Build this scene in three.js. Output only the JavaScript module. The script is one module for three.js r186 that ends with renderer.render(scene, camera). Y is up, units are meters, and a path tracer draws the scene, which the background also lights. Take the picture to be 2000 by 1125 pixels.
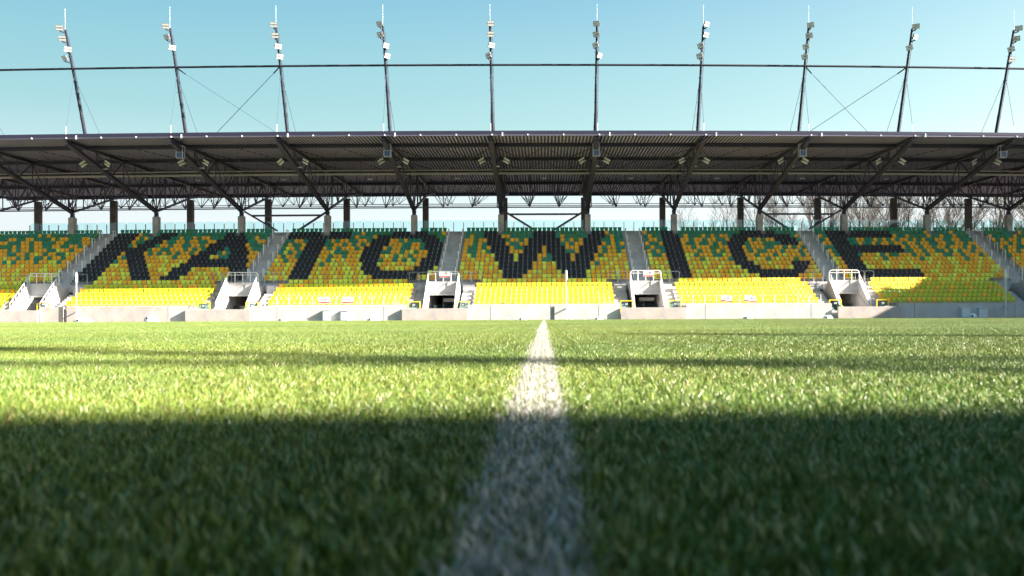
import * as THREE from 'three';
import { mergeGeometries } from 'three/addons/utils/BufferGeometryUtils.js';
import { ImprovedNoise } from 'three/addons/math/ImprovedNoise.js';

// ---------------------------------------------------------------- camera, sky, sun, exposure
const EYE = 0.155, F = 1645;                                  // eye height, focal length in photo pixels (2000 x 1125)
const scene = new THREE.Scene();
const camera = new THREE.PerspectiveCamera(2 * Math.atan(562.5 / F) * 180 / Math.PI, 2000 / 1125, 0.05, 2000);
camera.setViewOffset(2000, 1125, -103.2, -49.5, 2000, 1125);
camera.position.set(0, EYE, 0);
camera.rotation.order = 'YXZ';
camera.rotation.set(0, -0.02423, -0.00464);
camera.focus = 13;
camera.userData.fStop = 4.8;
scene.add(camera);

const renderer = new THREE.WebGLRenderer({ antialias: true });
renderer.toneMapping = THREE.LinearToneMapping;
renderer.toneMappingExposure = 4.6;
renderer.shadowMap.enabled = true;

const SUN_AZ = 75 * Math.PI / 180, SUN_EL = 26 * Math.PI / 180;   // right of straight behind the camera
const sunDir = new THREE.Vector3(Math.sin(SUN_AZ) * Math.cos(SUN_EL), Math.sin(SUN_EL), Math.cos(SUN_AZ) * Math.cos(SUN_EL));
const sun = new THREE.DirectionalLight(new THREE.Color().setRGB(1, 0.89, 0.77), 5);
sun.position.copy(sunDir).multiplyScalar(160);
sun.castShadow = true;
sun.shadow.mapSize.set(4096, 4096);
Object.assign(sun.shadow.camera, { left: -130, right: 130, top: 90, bottom: -90, near: 1, far: 400 });
scene.add(sun, sun.target);

const clamp = THREE.MathUtils.clamp;
const lin = (r, g, b) => new THREE.Color().setRGB(r / 255, g / 255, b / 255, THREE.SRGBColorSpace);
{
  // clear sky: colours by height above the horizon (degrees), pale and a little milky low down
  const stops = [[-90, 120, 120, 110], [-2, 190, 195, 190], [0, 240, 246, 248], [6, 234, 246, 249], [9, 202, 234, 238], [12.5, 167, 220, 225], [16.5, 149, 210, 223], [21, 124, 192, 222], [30, 112, 178, 217], [50, 84, 150, 204], [90, 62, 122, 188]]
    .map(([e, r, g, b]) => [e, lin(r, g, b)]);
  const W = 512, H = 256, data = new Float32Array(W * H * 4), c = new THREE.Color();
  for (let j = 0; j < H; j++) {
    const e = ((j + 0.5) / H - 0.5) * 180;
    let k = 0;
    while (k < stops.length - 2 && e > stops[k + 1][0]) k++;
    const t = THREE.MathUtils.clamp((e - stops[k][0]) / (stops[k + 1][0] - stops[k][0]), 0, 1);
    for (let i = 0; i < W; i++) {
      c.copy(stops[k][1]).lerp(stops[k + 1][1], t).multiplyScalar(0.92);
      // sky whitens towards the sun; low glow strengthened to brighten the shaded seats
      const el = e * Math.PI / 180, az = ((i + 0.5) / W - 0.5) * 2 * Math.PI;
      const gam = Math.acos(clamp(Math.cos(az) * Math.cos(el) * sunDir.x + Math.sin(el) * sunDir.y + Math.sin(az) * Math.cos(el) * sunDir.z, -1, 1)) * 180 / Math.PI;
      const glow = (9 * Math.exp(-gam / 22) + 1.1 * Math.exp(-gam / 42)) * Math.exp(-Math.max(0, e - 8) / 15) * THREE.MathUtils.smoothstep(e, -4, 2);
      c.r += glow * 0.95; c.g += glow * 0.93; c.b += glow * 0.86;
      const left = 1 - 0.1 * THREE.MathUtils.smoothstep(gam, 95, 150) * THREE.MathUtils.smoothstep(e, 6, 22);
      c.r *= left * left; c.g *= left;
      const o = (j * W + i) * 4;
      data[o] = c.r; data[o + 1] = c.g; data[o + 2] = c.b; data[o + 3] = 1;
    }
  }
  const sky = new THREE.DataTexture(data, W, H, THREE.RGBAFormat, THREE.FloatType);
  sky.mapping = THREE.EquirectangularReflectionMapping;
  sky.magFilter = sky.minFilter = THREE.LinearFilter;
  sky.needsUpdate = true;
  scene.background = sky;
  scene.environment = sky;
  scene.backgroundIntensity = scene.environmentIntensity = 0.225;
}

// ---------------------------------------------------------------- helpers
let seed = 7;
const rnd = () => { seed = (seed * 1664525 + 1013904223) >>> 0; return seed / 4294967296; };
const rr = (a, b) => a + (b - a) * rnd();
const perlin = new ImprovedNoise();
const SAG = 1.42636 / 48 / 48, SX = 7.5;
const sag = (x) => SAG * (x - SX) * (x - SX);                 // the long stand is very slightly curved in plan
const sagTurn = (x) => Math.atan(2 * SAG * (x - SX));
const W3 = (x, y, D) => new THREE.Vector3(x, y, -(D + sag(x)));

const used = new Map();
function numbered(name) {
  const n = used.get(name) ?? 0;
  used.set(name, n + 1);
  return n ? name + '_' + String(n).padStart(3, '0') : name;
}
function tag(o, label, category, group) {
  o.userData.label = label;
  if (category) o.userData.category = category;
  if (group) o.userData.group = group;
  return o;
}
function shade(o) { o.castShadow = o.receiveShadow = true; return o; }
function thing(name, label, category, [x, y, D] = [0, 0, 0], group) {
  const o = new THREE.Group();
  o.name = numbered(name);
  o.position.copy(W3(x, y, D));
  tag(o, label, category, group);
  scene.add(o);
  return o;
}
function copyThing(src, label, x, y, D) {
  const o = src.clone();
  o.name = numbered(src.name.replace(/_\d{3}$/, ''));
  o.userData = { ...src.userData, label };
  o.position.copy(W3(x, y, D));
  scene.add(o);
  return o;
}
// collects flat-faced pieces in stand space: x along the stand, y up, D away from the camera
class MB {
  constructor() { this.p = []; this.n = []; this.u = []; }
  quad(a, b, c, d) { this.tri(a, b, c); this.tri(a, c, d); return this; }
  tri(a, b, c, na, nb, nc) {
    const n = new THREE.Vector3().subVectors(b, a).cross(new THREE.Vector3().subVectors(c, a)).normalize();
    const ax = Math.abs(n.x), ay = Math.abs(n.y), az = Math.abs(n.z);
    [[a, na], [b, nb], [c, nc]].forEach(([v, vn]) => {
      this.p.push(v.x, v.y, v.z);
      const m = vn ?? n;
      this.n.push(m.x, m.y, m.z);
      if (ay >= ax && ay >= az) this.u.push(v.x, v.z); else if (ax >= az) this.u.push(v.z, v.y); else this.u.push(v.x, v.y);
    });
    return this;
  }
  // convex section (list of [s,t] offsets) swept from a to b along a straight line, in steps
  sweep(a, b, section, U, V, smooth, caps = true) {
    const A = new THREE.Vector3(a[0], a[1], -a[2]), B = new THREE.Vector3(b[0], b[1], -b[2]);
    const n = Math.max(1, Math.ceil(Math.abs(B.x - A.x) / 5));
    const ring = (t) => section.map(([s, q]) => A.clone().lerp(B, t).addScaledVector(U, s).addScaledVector(V, q));
    const nor = section.map(([s, q]) => new THREE.Vector3().addScaledVector(U, s).addScaledVector(V, q).normalize());
    let prev = ring(0);
    const k = section.length;
    for (let i = 1; i <= n; i++) {
      const cur = ring(i / n);
      for (let j = 0; j < k; j++) {
        const m = (j + 1) % k;
        if (smooth) { this.tri(prev[j], prev[m], cur[m], nor[j], nor[m], nor[m]); this.tri(prev[j], cur[m], cur[j], nor[j], nor[m], nor[j]); }
        else this.quad(prev[j], prev[m], cur[m], cur[j]);
      }
      prev = cur;
    }
    if (caps) {
      const r0 = ring(0);
      for (let j = 1; j < k - 1; j++) { this.tri(r0[0], r0[j + 1], r0[j]); this.tri(prev[0], prev[j], prev[j + 1]); }
    }
    return this;
  }
  frame(a, b) {
    const d = new THREE.Vector3(b[0] - a[0], b[1] - a[1], -(b[2] - a[2])).normalize();
    const U = Math.abs(d.y) > 0.98 ? new THREE.Vector3(1, 0, 0) : new THREE.Vector3(0, 1, 0).cross(d).normalize();
    const V = d.clone().cross(U).normalize();
    return [U, V];
  }
  bar(a, b, w, h = w) { const [U, V] = this.frame(a, b), x = w / 2, y = h / 2; return this.sweep(a, b, [[-x, -y], [x, -y], [x, y], [-x, y]], U, V); }
  tube(a, b, r, k = 6) {
    const [U, V] = this.frame(a, b), s = [];
    for (let i = 0; i < k; i++) s.push([r * Math.cos(i / k * 2 * Math.PI), r * Math.sin(i / k * 2 * Math.PI)]);
    return this.sweep(a, b, s, U, V, true);
  }
  ibeam(a, b, w, h, t) {
    const [, V] = this.frame(a, b), up = V.y < 0 ? -1 : 1;
    const off = (p, q) => [p[0] + V.x * q * up, p[1] + V.y * q * up, p[2] - V.z * q * up];
    this.bar(off(a, h / 2 - t / 2), off(b, h / 2 - t / 2), w, t);
    this.bar(off(a, -h / 2 + t / 2), off(b, -h / 2 + t / 2), w, t);
    return this.bar(a, b, t, h - 2 * t);
  }
  box(x0, x1, y0, y1, D0, D1) {
    return this.prism([[D0, y0], [D1, y0], [D1, y1], [D0, y1]], x0, x1);
  }
  // polygon in (D, y), any simple shape, extruded along x
  prism(poly, x0, x1, step = 5) {
    const n = Math.max(1, Math.ceil((x1 - x0) / step)), k = poly.length;
    let area = 0;
    for (let i = 0; i < k; i++) { const a = poly[i], b = poly[(i + 1) % k]; area += a[0] * b[1] - b[0] * a[1]; }
    const P = area > 0 ? poly : poly.slice().reverse();
    const at = (x, [D, y]) => new THREE.Vector3(x, y, -D);
    for (let i = 0; i < n; i++) {
      const xa = x0 + (x1 - x0) * i / n, xb = x0 + (x1 - x0) * (i + 1) / n;
      for (let j = 0; j < k; j++) { const a = P[j], b = P[(j + 1) % k]; this.quad(at(xa, a), at(xa, b), at(xb, b), at(xb, a)); }
    }
    const V2 = P.map(([D, y]) => new THREE.Vector2(D, y));
    for (const [a, b, c] of THREE.ShapeUtils.triangulateShape(V2, [])) {
      this.tri(at(x1, P[a]), at(x1, P[b]), at(x1, P[c]));
      this.tri(at(x0, P[a]), at(x0, P[c]), at(x0, P[b]));
    }
    return this;
  }
  geometry(origin, raw) {
    const p = new Float32Array(this.p), g = new THREE.BufferGeometry();
    for (let i = 0; i < p.length; i += 3) {
      if (!raw) p[i + 2] -= sag(p[i]);
      if (origin) { p[i] -= origin.x; p[i + 1] -= origin.y; p[i + 2] -= origin.z; }
    }
    g.setAttribute('position', new THREE.BufferAttribute(p, 3));
    g.setAttribute('normal', new THREE.BufferAttribute(new Float32Array(this.n), 3));
    g.setAttribute('uv', new THREE.BufferAttribute(new Float32Array(this.u), 2));
    return g;
  }
  build(name, material, parent, raw) {
    const origin = parent && !raw ? parent.getWorldPosition(new THREE.Vector3()) : null;
    const m = shade(new THREE.Mesh(this.geometry(origin, raw), material));
    if (parent) { m.name = name; parent.add(m); } else { m.name = numbered(name); scene.add(m); }
    return m;
  }
}

// ---------------------------------------------------------------- materials
function noiseTexture(size, paint, srgb = true) {
  const d = new Uint8Array(size * size * 4);
  for (let y = 0; y < size; y++) for (let x = 0; x < size; x++) {
    const c = paint(x / size, y / size), o = (y * size + x) * 4;
    d[o] = clamp(c[0], 0, 1) * 255; d[o + 1] = clamp(c[1], 0, 1) * 255; d[o + 2] = clamp(c[2], 0, 1) * 255; d[o + 3] = 255;
  }
  const t = new THREE.DataTexture(d, size, size);
  t.magFilter = THREE.LinearFilter; t.minFilter = THREE.LinearMipmapLinearFilter;
  t.wrapS = t.wrapT = THREE.RepeatWrapping;
  if (srgb) t.colorSpace = THREE.SRGBColorSpace;
  t.needsUpdate = true;
  return t;
}
const tile = (u, v, f, z) => {                                // noise that repeats without a seam
  const a = (x, y) => perlin.noise(x * f, y * f, z);
  const s = u, t = v;
  return (a(u, v) * (1 - s) * (1 - t) + a(u - 1, v) * s * (1 - t) + a(u, v - 1) * (1 - s) * t + a(u - 1, v - 1) * s * t) * 1.3;
};
function concreteMap(r, g, b, amount) {
  const t = noiseTexture(512, (u, v) => {
    const n = 0.5 * tile(u, v, 4, 1.5) + 0.3 * tile(u, v, 11, 8.5) + 0.22 * tile(u, v, 40, 3.5) + 0.16 * (rnd() - 0.5);
    const w = 1 + amount * n - amount * 0.9 * Math.max(0, tile(u, v, 7, 20.5) - 0.25), q = 0.03 * tile(u, v, 5, 33);
    return [r * w + q, g * w, b * w - q];
  });
  t.repeat.set(0.28, 0.28);
  return t;
}
const std = (color, roughness = 0.6, metalness = 0, more = {}) => new THREE.MeshStandardMaterial({ color, roughness, metalness, side: THREE.DoubleSide, ...more });
const bumpy = noiseTexture(256, (u, v) => { const n = 0.5 + 0.3 * tile(u, v, 20, 2.5) + 0.4 * (rnd() - 0.5); return [n, n, n]; }, false);
bumpy.repeat.set(0.6, 0.6);
const M = {
  concrete: std(0xffffff, 0.9, 0, { map: concreteMap(0.76, 0.75, 0.76, 0.26), bumpMap: bumpy, bumpScale: 0.004 }),
  paleConcrete: std(0xffffff, 0.85, 0, { map: concreteMap(0.755, 0.74, 0.735, 0.11), bumpMap: bumpy, bumpScale: 0.003 }),
  pinkConcrete: std(0xffffff, 0.88, 0, { map: concreteMap(0.725, 0.68, 0.66, 0.13), bumpMap: bumpy, bumpScale: 0.003 }),
  columnConcrete: std(0xffffff, 0.9, 0, { map: concreteMap(0.7, 0.68, 0.67, 0.26) }),
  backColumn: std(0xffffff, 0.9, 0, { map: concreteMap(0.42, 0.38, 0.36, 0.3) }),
  steel: std(lin(76, 73, 94), 0.55, 0.2),
  mastSteel: std(lin(28, 27, 44), 0.7),
  roofSheet: std(lin(180, 177, 218), 0.55, 0.1),
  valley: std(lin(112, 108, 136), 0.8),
  fascia: std(lin(52, 50, 70), 0.45, 0.3),
  gutter: std(lin(132, 124, 150), 0.45, 0.2),
  galv: std(lin(186, 188, 192), 0.5, 0.2),
  whiteRail: std(lin(238, 238, 236), 0.4),
  white: std(lin(232, 232, 230), 0.5),
  yellowPaint: std(lin(245, 205, 40), 0.45),
  lampFace: std(lin(214, 212, 206), 0.4),
  lampBody: std(lin(84, 84, 92), 0.6, 0.1),
  cable: std(lin(60, 84, 112), 0.8),
  speakerBlue: std(lin(70, 84, 120), 0.5),
  cabinet: std(lin(214, 220, 226), 0.5, 0.1),
  dark: std(lin(38, 38, 42), 0.7),
  tunnel: std(lin(190, 182, 178), 0.9),
  trayMetal: std(lin(176, 172, 165), 0.45, 0.4),
  plastic: std(lin(226, 228, 232), 0.5),
  glass: new THREE.MeshPhysicalMaterial({ color: new THREE.Color().setRGB(0.8, 0.955, 0.965), roughness: 0.03, transmission: 1, thickness: 0, ior: 1.45, side: THREE.DoubleSide }),
  gateGlass: new THREE.MeshPhysicalMaterial({ color: new THREE.Color().setRGB(0.62, 0.78, 0.76), roughness: 0.05, transmission: 1, thickness: 0, ior: 1.45, side: THREE.DoubleSide }),
  bark: std(lin(84, 72, 64), 0.95),
  twig: std(lin(82, 73, 66), 0.95),
};

// ---------------------------------------------------------------- ground and pitch
const groundY = (D) => { const t = Math.max(0, D - 7); return -0.05 - 0.0062 * t * t / (t + 6); };
{
  const soilMap = noiseTexture(512, (u, v) => {
    const n = 0.5 * tile(u, v, 9, 4.5) + 0.4 * (rnd() - 0.5);
    return [0.27 + 0.08 * n, 0.33 + 0.09 * n, 0.13 + 0.05 * n];
  });
  const soil = std(0xffffff, 0.95, 0, { map: soilMap });
  const strip = (name, x0, x1, Ds, y, mat) => {
    const p = [], uv = [], idx = [];
    Ds.forEach((D, i) => { p.push(x0, y(D), -D, x1, y(D), -D); uv.push(x0, D, x1, D); if (i) { const k = i * 2; idx.push(k - 2, k - 1, k + 1, k - 2, k + 1, k); } });
    const g = new THREE.BufferGeometry();
    g.setAttribute('position', new THREE.Float32BufferAttribute(p, 3));
    g.setAttribute('uv', new THREE.Float32BufferAttribute(uv, 2));
    g.setIndex(idx); g.computeVertexNormals();
    const m = shade(new THREE.Mesh(g, mat));
    m.name = name; m.userData.kind = 'structure';
    scene.add(m);
    return m;
  };
  const Ds = [];
  for (let D = -12; D <= 79; D += 1) Ds.push(D);
  strip('pitch', -62, 62, Ds, groundY, soil);
  strip('ground', -900, 900, [-900, -12.2, 79, 900], (D) => (D > 0 ? -0.5 : -0.06), std(lin(120, 112, 92), 0.95));
}
// turf: tiles of single bent blades, laid edge to edge
function bladeTile(w, d, density, colours, spread, comb = 0) {   // comb > 0 leans the blades towards the camera
  const p = [], n = [], c = [], N = Math.round(w * d * density);
  const a = new THREE.Vector3(), side = new THREE.Vector3();
  for (let i = 0; i < N; i++) {
    const x = rr(-w / 2, w / 2), z = rr(-d / 2, d / 2), clump = perlin.noise(x * 24, z * 24, 6.1 + comb * 9) + 0.7 * perlin.noise(x * 55, z * 55, 2.7 + comb * 9), h = rr(0.014, 0.033) * (1 + 0.28 * clump), wd = rr(0.0007, 0.0019);
    if (clump < -0.42 && w > 0.2) continue;                      // small bare hollows between the tufts
    const turn = rnd() * Math.PI * 2, lean = rr(0.1, 1) * spread * h, face = rnd() * Math.PI;
    const col = colours(x, z), cz = comb * h * rr(0.2, 0.55);
    side.set(Math.cos(face), 0, Math.sin(face)).multiplyScalar(wd);
    const mid = [x + Math.cos(turn) * lean * 0.42, h * 0.56, z + Math.sin(turn) * lean * 0.42 + cz * 0.42];
    const top = [x + Math.cos(turn) * lean, h * (1 - 0.18 * spread), z + Math.sin(turn) * lean + cz];
    const v = [[x - side.x, 0, z - side.z], [x + side.x, 0, z + side.z], [mid[0] + side.x * 0.85, mid[1], mid[2] + side.z * 0.85], [mid[0] - side.x * 0.85, mid[1], mid[2] - side.z * 0.85], top];
    for (const [q, r, s] of [[0, 1, 2], [0, 2, 3], [3, 2, 4]]) {
      a.set(v[r][0] - v[q][0], v[r][1] - v[q][1], v[r][2] - v[q][2]).cross(new THREE.Vector3(v[s][0] - v[q][0], v[s][1] - v[q][1], v[s][2] - v[q][2])).normalize();
      for (const k of [q, r, s]) { p.push(...v[k]); n.push(a.x, a.y, a.z); c.push(col.r, col.g, col.b); }
    }
  }
  const g = new THREE.BufferGeometry();
  g.setAttribute('position', new THREE.Float32BufferAttribute(p, 3));
  g.setAttribute('normal', new THREE.Float32BufferAttribute(n, 3));
  g.setAttribute('color', new THREE.Float32BufferAttribute(c, 3));
  return g;
}
{
  const C = new THREE.Color();
  const green = () => {
    const k = rnd();
    if (k < 0.06) return C.setRGB(rr(0.34, 0.48), rr(0.3, 0.4), rr(0.12, 0.18));          // dry straw
    const b = rr(0.7, 1.35), y = rr(-0.02, 0.04);
    return C.setRGB((0.148 + y) * b, 0.238 * b, 0.046 * b);
  };
  const painted = (x, z) => {                                  // patchy paint: clots and bare spots, thinner along both edges
    const clot = perlin.noise(x * 70, z * 45, 4.2) + 0.6 * perlin.noise(x * 190, z * 150, 7.7) - 0.35 * Math.pow(Math.abs(x) / 0.062, 4);
    if (rnd() < 0.22 - 0.95 * clot) return green();
    const b = rr(0.42, 0.78);
    return C.setRGB(b, b * 0.965, b * 0.88);
  };
  const blade = std(0xffffff, 0.38, 0, { vertexColors: true });
  const T = 0.3, LINE = -0.018;
  // the mower has combed the blades towards and away in bands about five metres deep
  const sets = [-0.16, -0.16, 0.16, 0.16].map((comb) => ({ tile: bladeTile(T + 0.012, T + 0.012, 56000, green, 0.66, comb), places: [] }));
  let row = 0;
  for (let D = 0.05 + T / 2; D < 78.2; D += T, row++) {
    const half = 1.6 + 0.66 * D, band = Math.floor((D + 1.2) / 5.2) % 2;
    for (const s of [-1, 1]) for (let x = 0.06 + T / 2; x < half; x += T) sets[band * 2 + (rnd() < 0.5 ? 0 : 1)].places.push([LINE + s * x, D]);
  }
  const grass = new THREE.Group();
  grass.name = 'grass';
  tag(grass, 'short mown green grass of the football pitch').userData.kind = 'stuff';
  scene.add(grass);
  const m = new THREE.Matrix4(), q = new THREE.Quaternion(), up = new THREE.Vector3(0, 1, 0), sc = new THREE.Vector3(), P = new THREE.Vector3();
  for (const { tile: geo, places } of sets) {
    const patch = shade(new THREE.InstancedMesh(geo, blade, places.length));
    patch.name = 'grass_blades';
    patch.userData.kind = 'stuff';
    places.forEach(([x, D], i) => {
      const k = 1 + 0.2 * perlin.noise(x * 0.5, D * 0.5, 3.3) + 0.2 * perlin.noise(x * 1.9, D * 1.9, 9.1);
      m.compose(P.set(x, groundY(D), -D), q.identity(), sc.set(rnd() < 0.5 ? 1 : -1, k, 1));
      patch.setMatrixAt(i, m);
      const t = 1 + 0.2 * perlin.noise(x * 0.35, D * 0.35, 1.7) + 0.16 * perlin.noise(x * 1.3, D * 1.3, 5.7), y = 0.16 * perlin.noise(x * 0.6, D * 0.6, 12.2);
      patch.setColorAt(i, C.setRGB(t * (1 + y), t, t * (1 - y)));
    });
    grass.add(patch);
  }
  const lineTile = bladeTile(0.128, T + 0.01, 60000, painted, 0.66), spots = [];
  for (let D = 0.05 + T / 2; D < 68; D += T) spots.push([LINE, D, 0]);
  const line = shade(new THREE.InstancedMesh(lineTile, blade, spots.length));
  line.name = 'halfway_line';
  spots.forEach(([x, D], i) => {
    m.compose(P.set(x, groundY(D), -D), q.setFromAxisAngle(up, rnd() < 0.5 ? 0 : Math.PI), sc.set(1, 1.02, 1));
    line.setMatrixAt(i, m);
  });
  tag(line, 'white painted halfway line running straight across the pitch to the stand', 'pitch marking').userData.kind = 'stuff';
  scene.add(line);
}

// ---------------------------------------------------------------- the grandstand
const B = 9.8056, XC = 0.0433;
const seatD = (r) => 95 - 0.8 * r;
const backMid = (r) => (r <= 12 ? 9.65 - 0.4775 * r : [3.45, 3.01, 2.6, 2.18, 1.77, 1.36][r - 13]);
const tread = (r) => backMid(r) - 0.62;
const riser = (r) => seatD(r) - 0.36;
const AISLES = [-88.4, -68.8, -49.2, -29.5, -9.85, 9.9, 29.6, 49.3, 69, 88.6];
const XE = 80;                                                // half length of what is built
{
  const st = thing('grandstand', 'concrete grandstand with stepped terraces and columns facing the pitch', 'grandstand', [0, 0, 85]);
  // upper terrace, one piece from aisle to aisle
  for (let i = 0; i < AISLES.length - 1; i++) {
    const x0 = Math.max(-XE, AISLES[i]), x1 = Math.min(XE, AISLES[i + 1]);
    const poly = [[riser(12), 2.5]];
    for (let r = 12; r >= 0; r--) { poly.push([riser(r), tread(r)]); poly.push([r ? riser(r - 1) : 98, tread(r)]); }
    poly.push([98, 8.3]);
    new MB().prism(poly, x0, x1).build('upper_terrace', M.concrete, st);
    // lower terrace between two entrances
    const a = Math.max(-XE, AISLES[i] + 2.9), b = Math.min(XE, AISLES[i + 1] - 2.9);
    const low = [[79.3, -0.5], [79.3, tread(18)]];
    for (let r = 17; r >= 13; r--) { low.push([riser(r), tread(r + 1)]); low.push([riser(r), tread(r)]); }
    low.push([riser(12) - 0.004, tread(13)], [riser(12) - 0.004, -0.5]);
    new MB().prism(low, a, b).build('lower_terrace', M.concrete, st);
  }
  new MB().box(-XE, XE, -0.5, 8.3, 97.7, 98).build('rear_wall', M.concrete, st);
  new MB().box(-XE, XE, 9.034, 9.6, 96.5, 96.65).build('rear_parapet', M.concrete, st);
  // stairways with half steps and a pair of hand posts every second row
  for (const c of AISLES.slice(2, -2)) {
    const s = new MB();
    for (let r = 12; r >= 1; r--) {
      const h = tread(r - 1) - tread(r);
      s.box(c - 0.72, c + 0.72, tread(r) + 0.003, tread(r) + h / 2, riser(r - 1) - 0.36, riser(r - 1) - 0.002);
    }
    const stair = s.build('stairway', M.paleConcrete, st);
    for (const side of [-1, 1]) for (let r = 11; r >= 0; r -= 2) {
      const x = c + side * 0.78, D = riser(r) + 0.12, y = tread(r);
      const p = new MB().tube([x, y, D], [x, y + 1.12, D], 0.062);
      p.tube([x, y + 1.06, D], [x, y + 1.06, D + 0.55], 0.045);
      p.tube([x, y + 1.06, D + 0.55], [x, y + 0.5, D + 0.55], 0.045);
      const m = p.build('hand_post', M.whiteRail, stair);
      m.position.set(0, 0, 0);
      const o = stair.getWorldPosition(new THREE.Vector3()); void o;
    }
    // side flights of the lower tier, left and right of the entrance
    for (const side of [-1, 1]) {
      const f = new MB(), xa = c + side * 1.72, xb = c + side * 2.88, x0 = Math.min(xa, xb), x1 = Math.max(xa, xb);
      for (let k = 0; k < 10; k++) f.box(x0, x1, -0.5, 0.42 + k * 0.2, 79.9 + k * 0.4, 79.9 + (k + 1) * 0.4 + (k === 9 ? 0.3 : 0));
      f.build('side_steps', M.paleConcrete, st);
    }
    for (const [xa, xb] of [[-2.9, -1.72], [1.72, 2.9]]) new MB().box(c + xa, c + xb, -0.5, 3.06, 84.2, riser(12) - 0.004).build('landing_wall', M.concrete, st);
  }
  // front columns under the roof and the taller columns of the rear
  for (let k = -2; k < 14; k++) {
    const x = XC + (k - 5.5) * B;
    const col = new MB().box(x - 0.32, x + 0.32, 7.2, 11.32, 94.95, 95.65).build('front_column', M.columnConcrete, st);
    const cap = new MB().prism([[95.05, 11.322], [95.55, 11.322], [95.42, 11.62], [95.18, 11.62]], x - 0.2, x + 0.2);
    cap.tube([x - 0.24, 11.72, 95.3], [x + 0.24, 11.72, 95.3], 0.1, 8);
    cap.build('bearing', M.steel, col);
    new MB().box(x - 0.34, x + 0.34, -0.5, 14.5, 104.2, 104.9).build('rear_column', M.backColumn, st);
  }
}

// front wall along the pitch, panel by panel with open joints
{
  const wall = thing('pitch_wall', 'pale concrete wall of large panels along the foot of the stand', 'wall', [0, -0.5, 79]);
  const low = [[-53.9, -47.8], [-33.65, -27.5], [-13.3, -7.2], [7.15, 13.35], [27.75, 33.8], [47.6, 53.8]];
  const joints = [-45.3, -35.42, -25.1, -15.1, -5.05, 0.78, 5.08, 15.15, 25.25, 35.3, 45.2];
  const cuts = [-XE, XE];
  for (const [a, b] of low) cuts.push(a, b);
  for (const j of joints) cuts.push(j);
  cuts.sort((p, q) => p - q);
  for (let i = 0; i < cuts.length - 1; i++) {
    const a = cuts[i], b = cuts[i + 1], mid = (a + b) / 2;
    if (low.some(([p, q]) => mid > p && mid < q)) continue;
    const slotL = a === 0.78 || a === -45.3 ? 0.17 : 0.022, slotR = b === 0.78 || b === -45.3 ? 0.17 : b === 27.75 ? 0.5 : 0.022;  // two wide slots added, standing in for dark upright shadow bands
    new MB().prism([[79, -0.6], [79.25, -0.6], [79.25, 0.985], [79.02, 0.985], [79, 0.965]], a + slotL, b - slotR).build('wall_panel', mid < -36 ? M.pinkConcrete : M.paleConcrete, wall);
  }
  for (const [a, b] of low) new MB().prism([[78.66, -0.6], [78.95, -0.6], [78.95, 0.66], [78.68, 0.66], [78.66, 0.64]], a + 0.01, b - 0.01).build('low_wall_panel', M.pinkConcrete, wall);
  new MB().box(-XE, XE, -0.6, 0.3, 79.27, 79.9).build('kerb', M.paleConcrete, wall);
}

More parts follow.
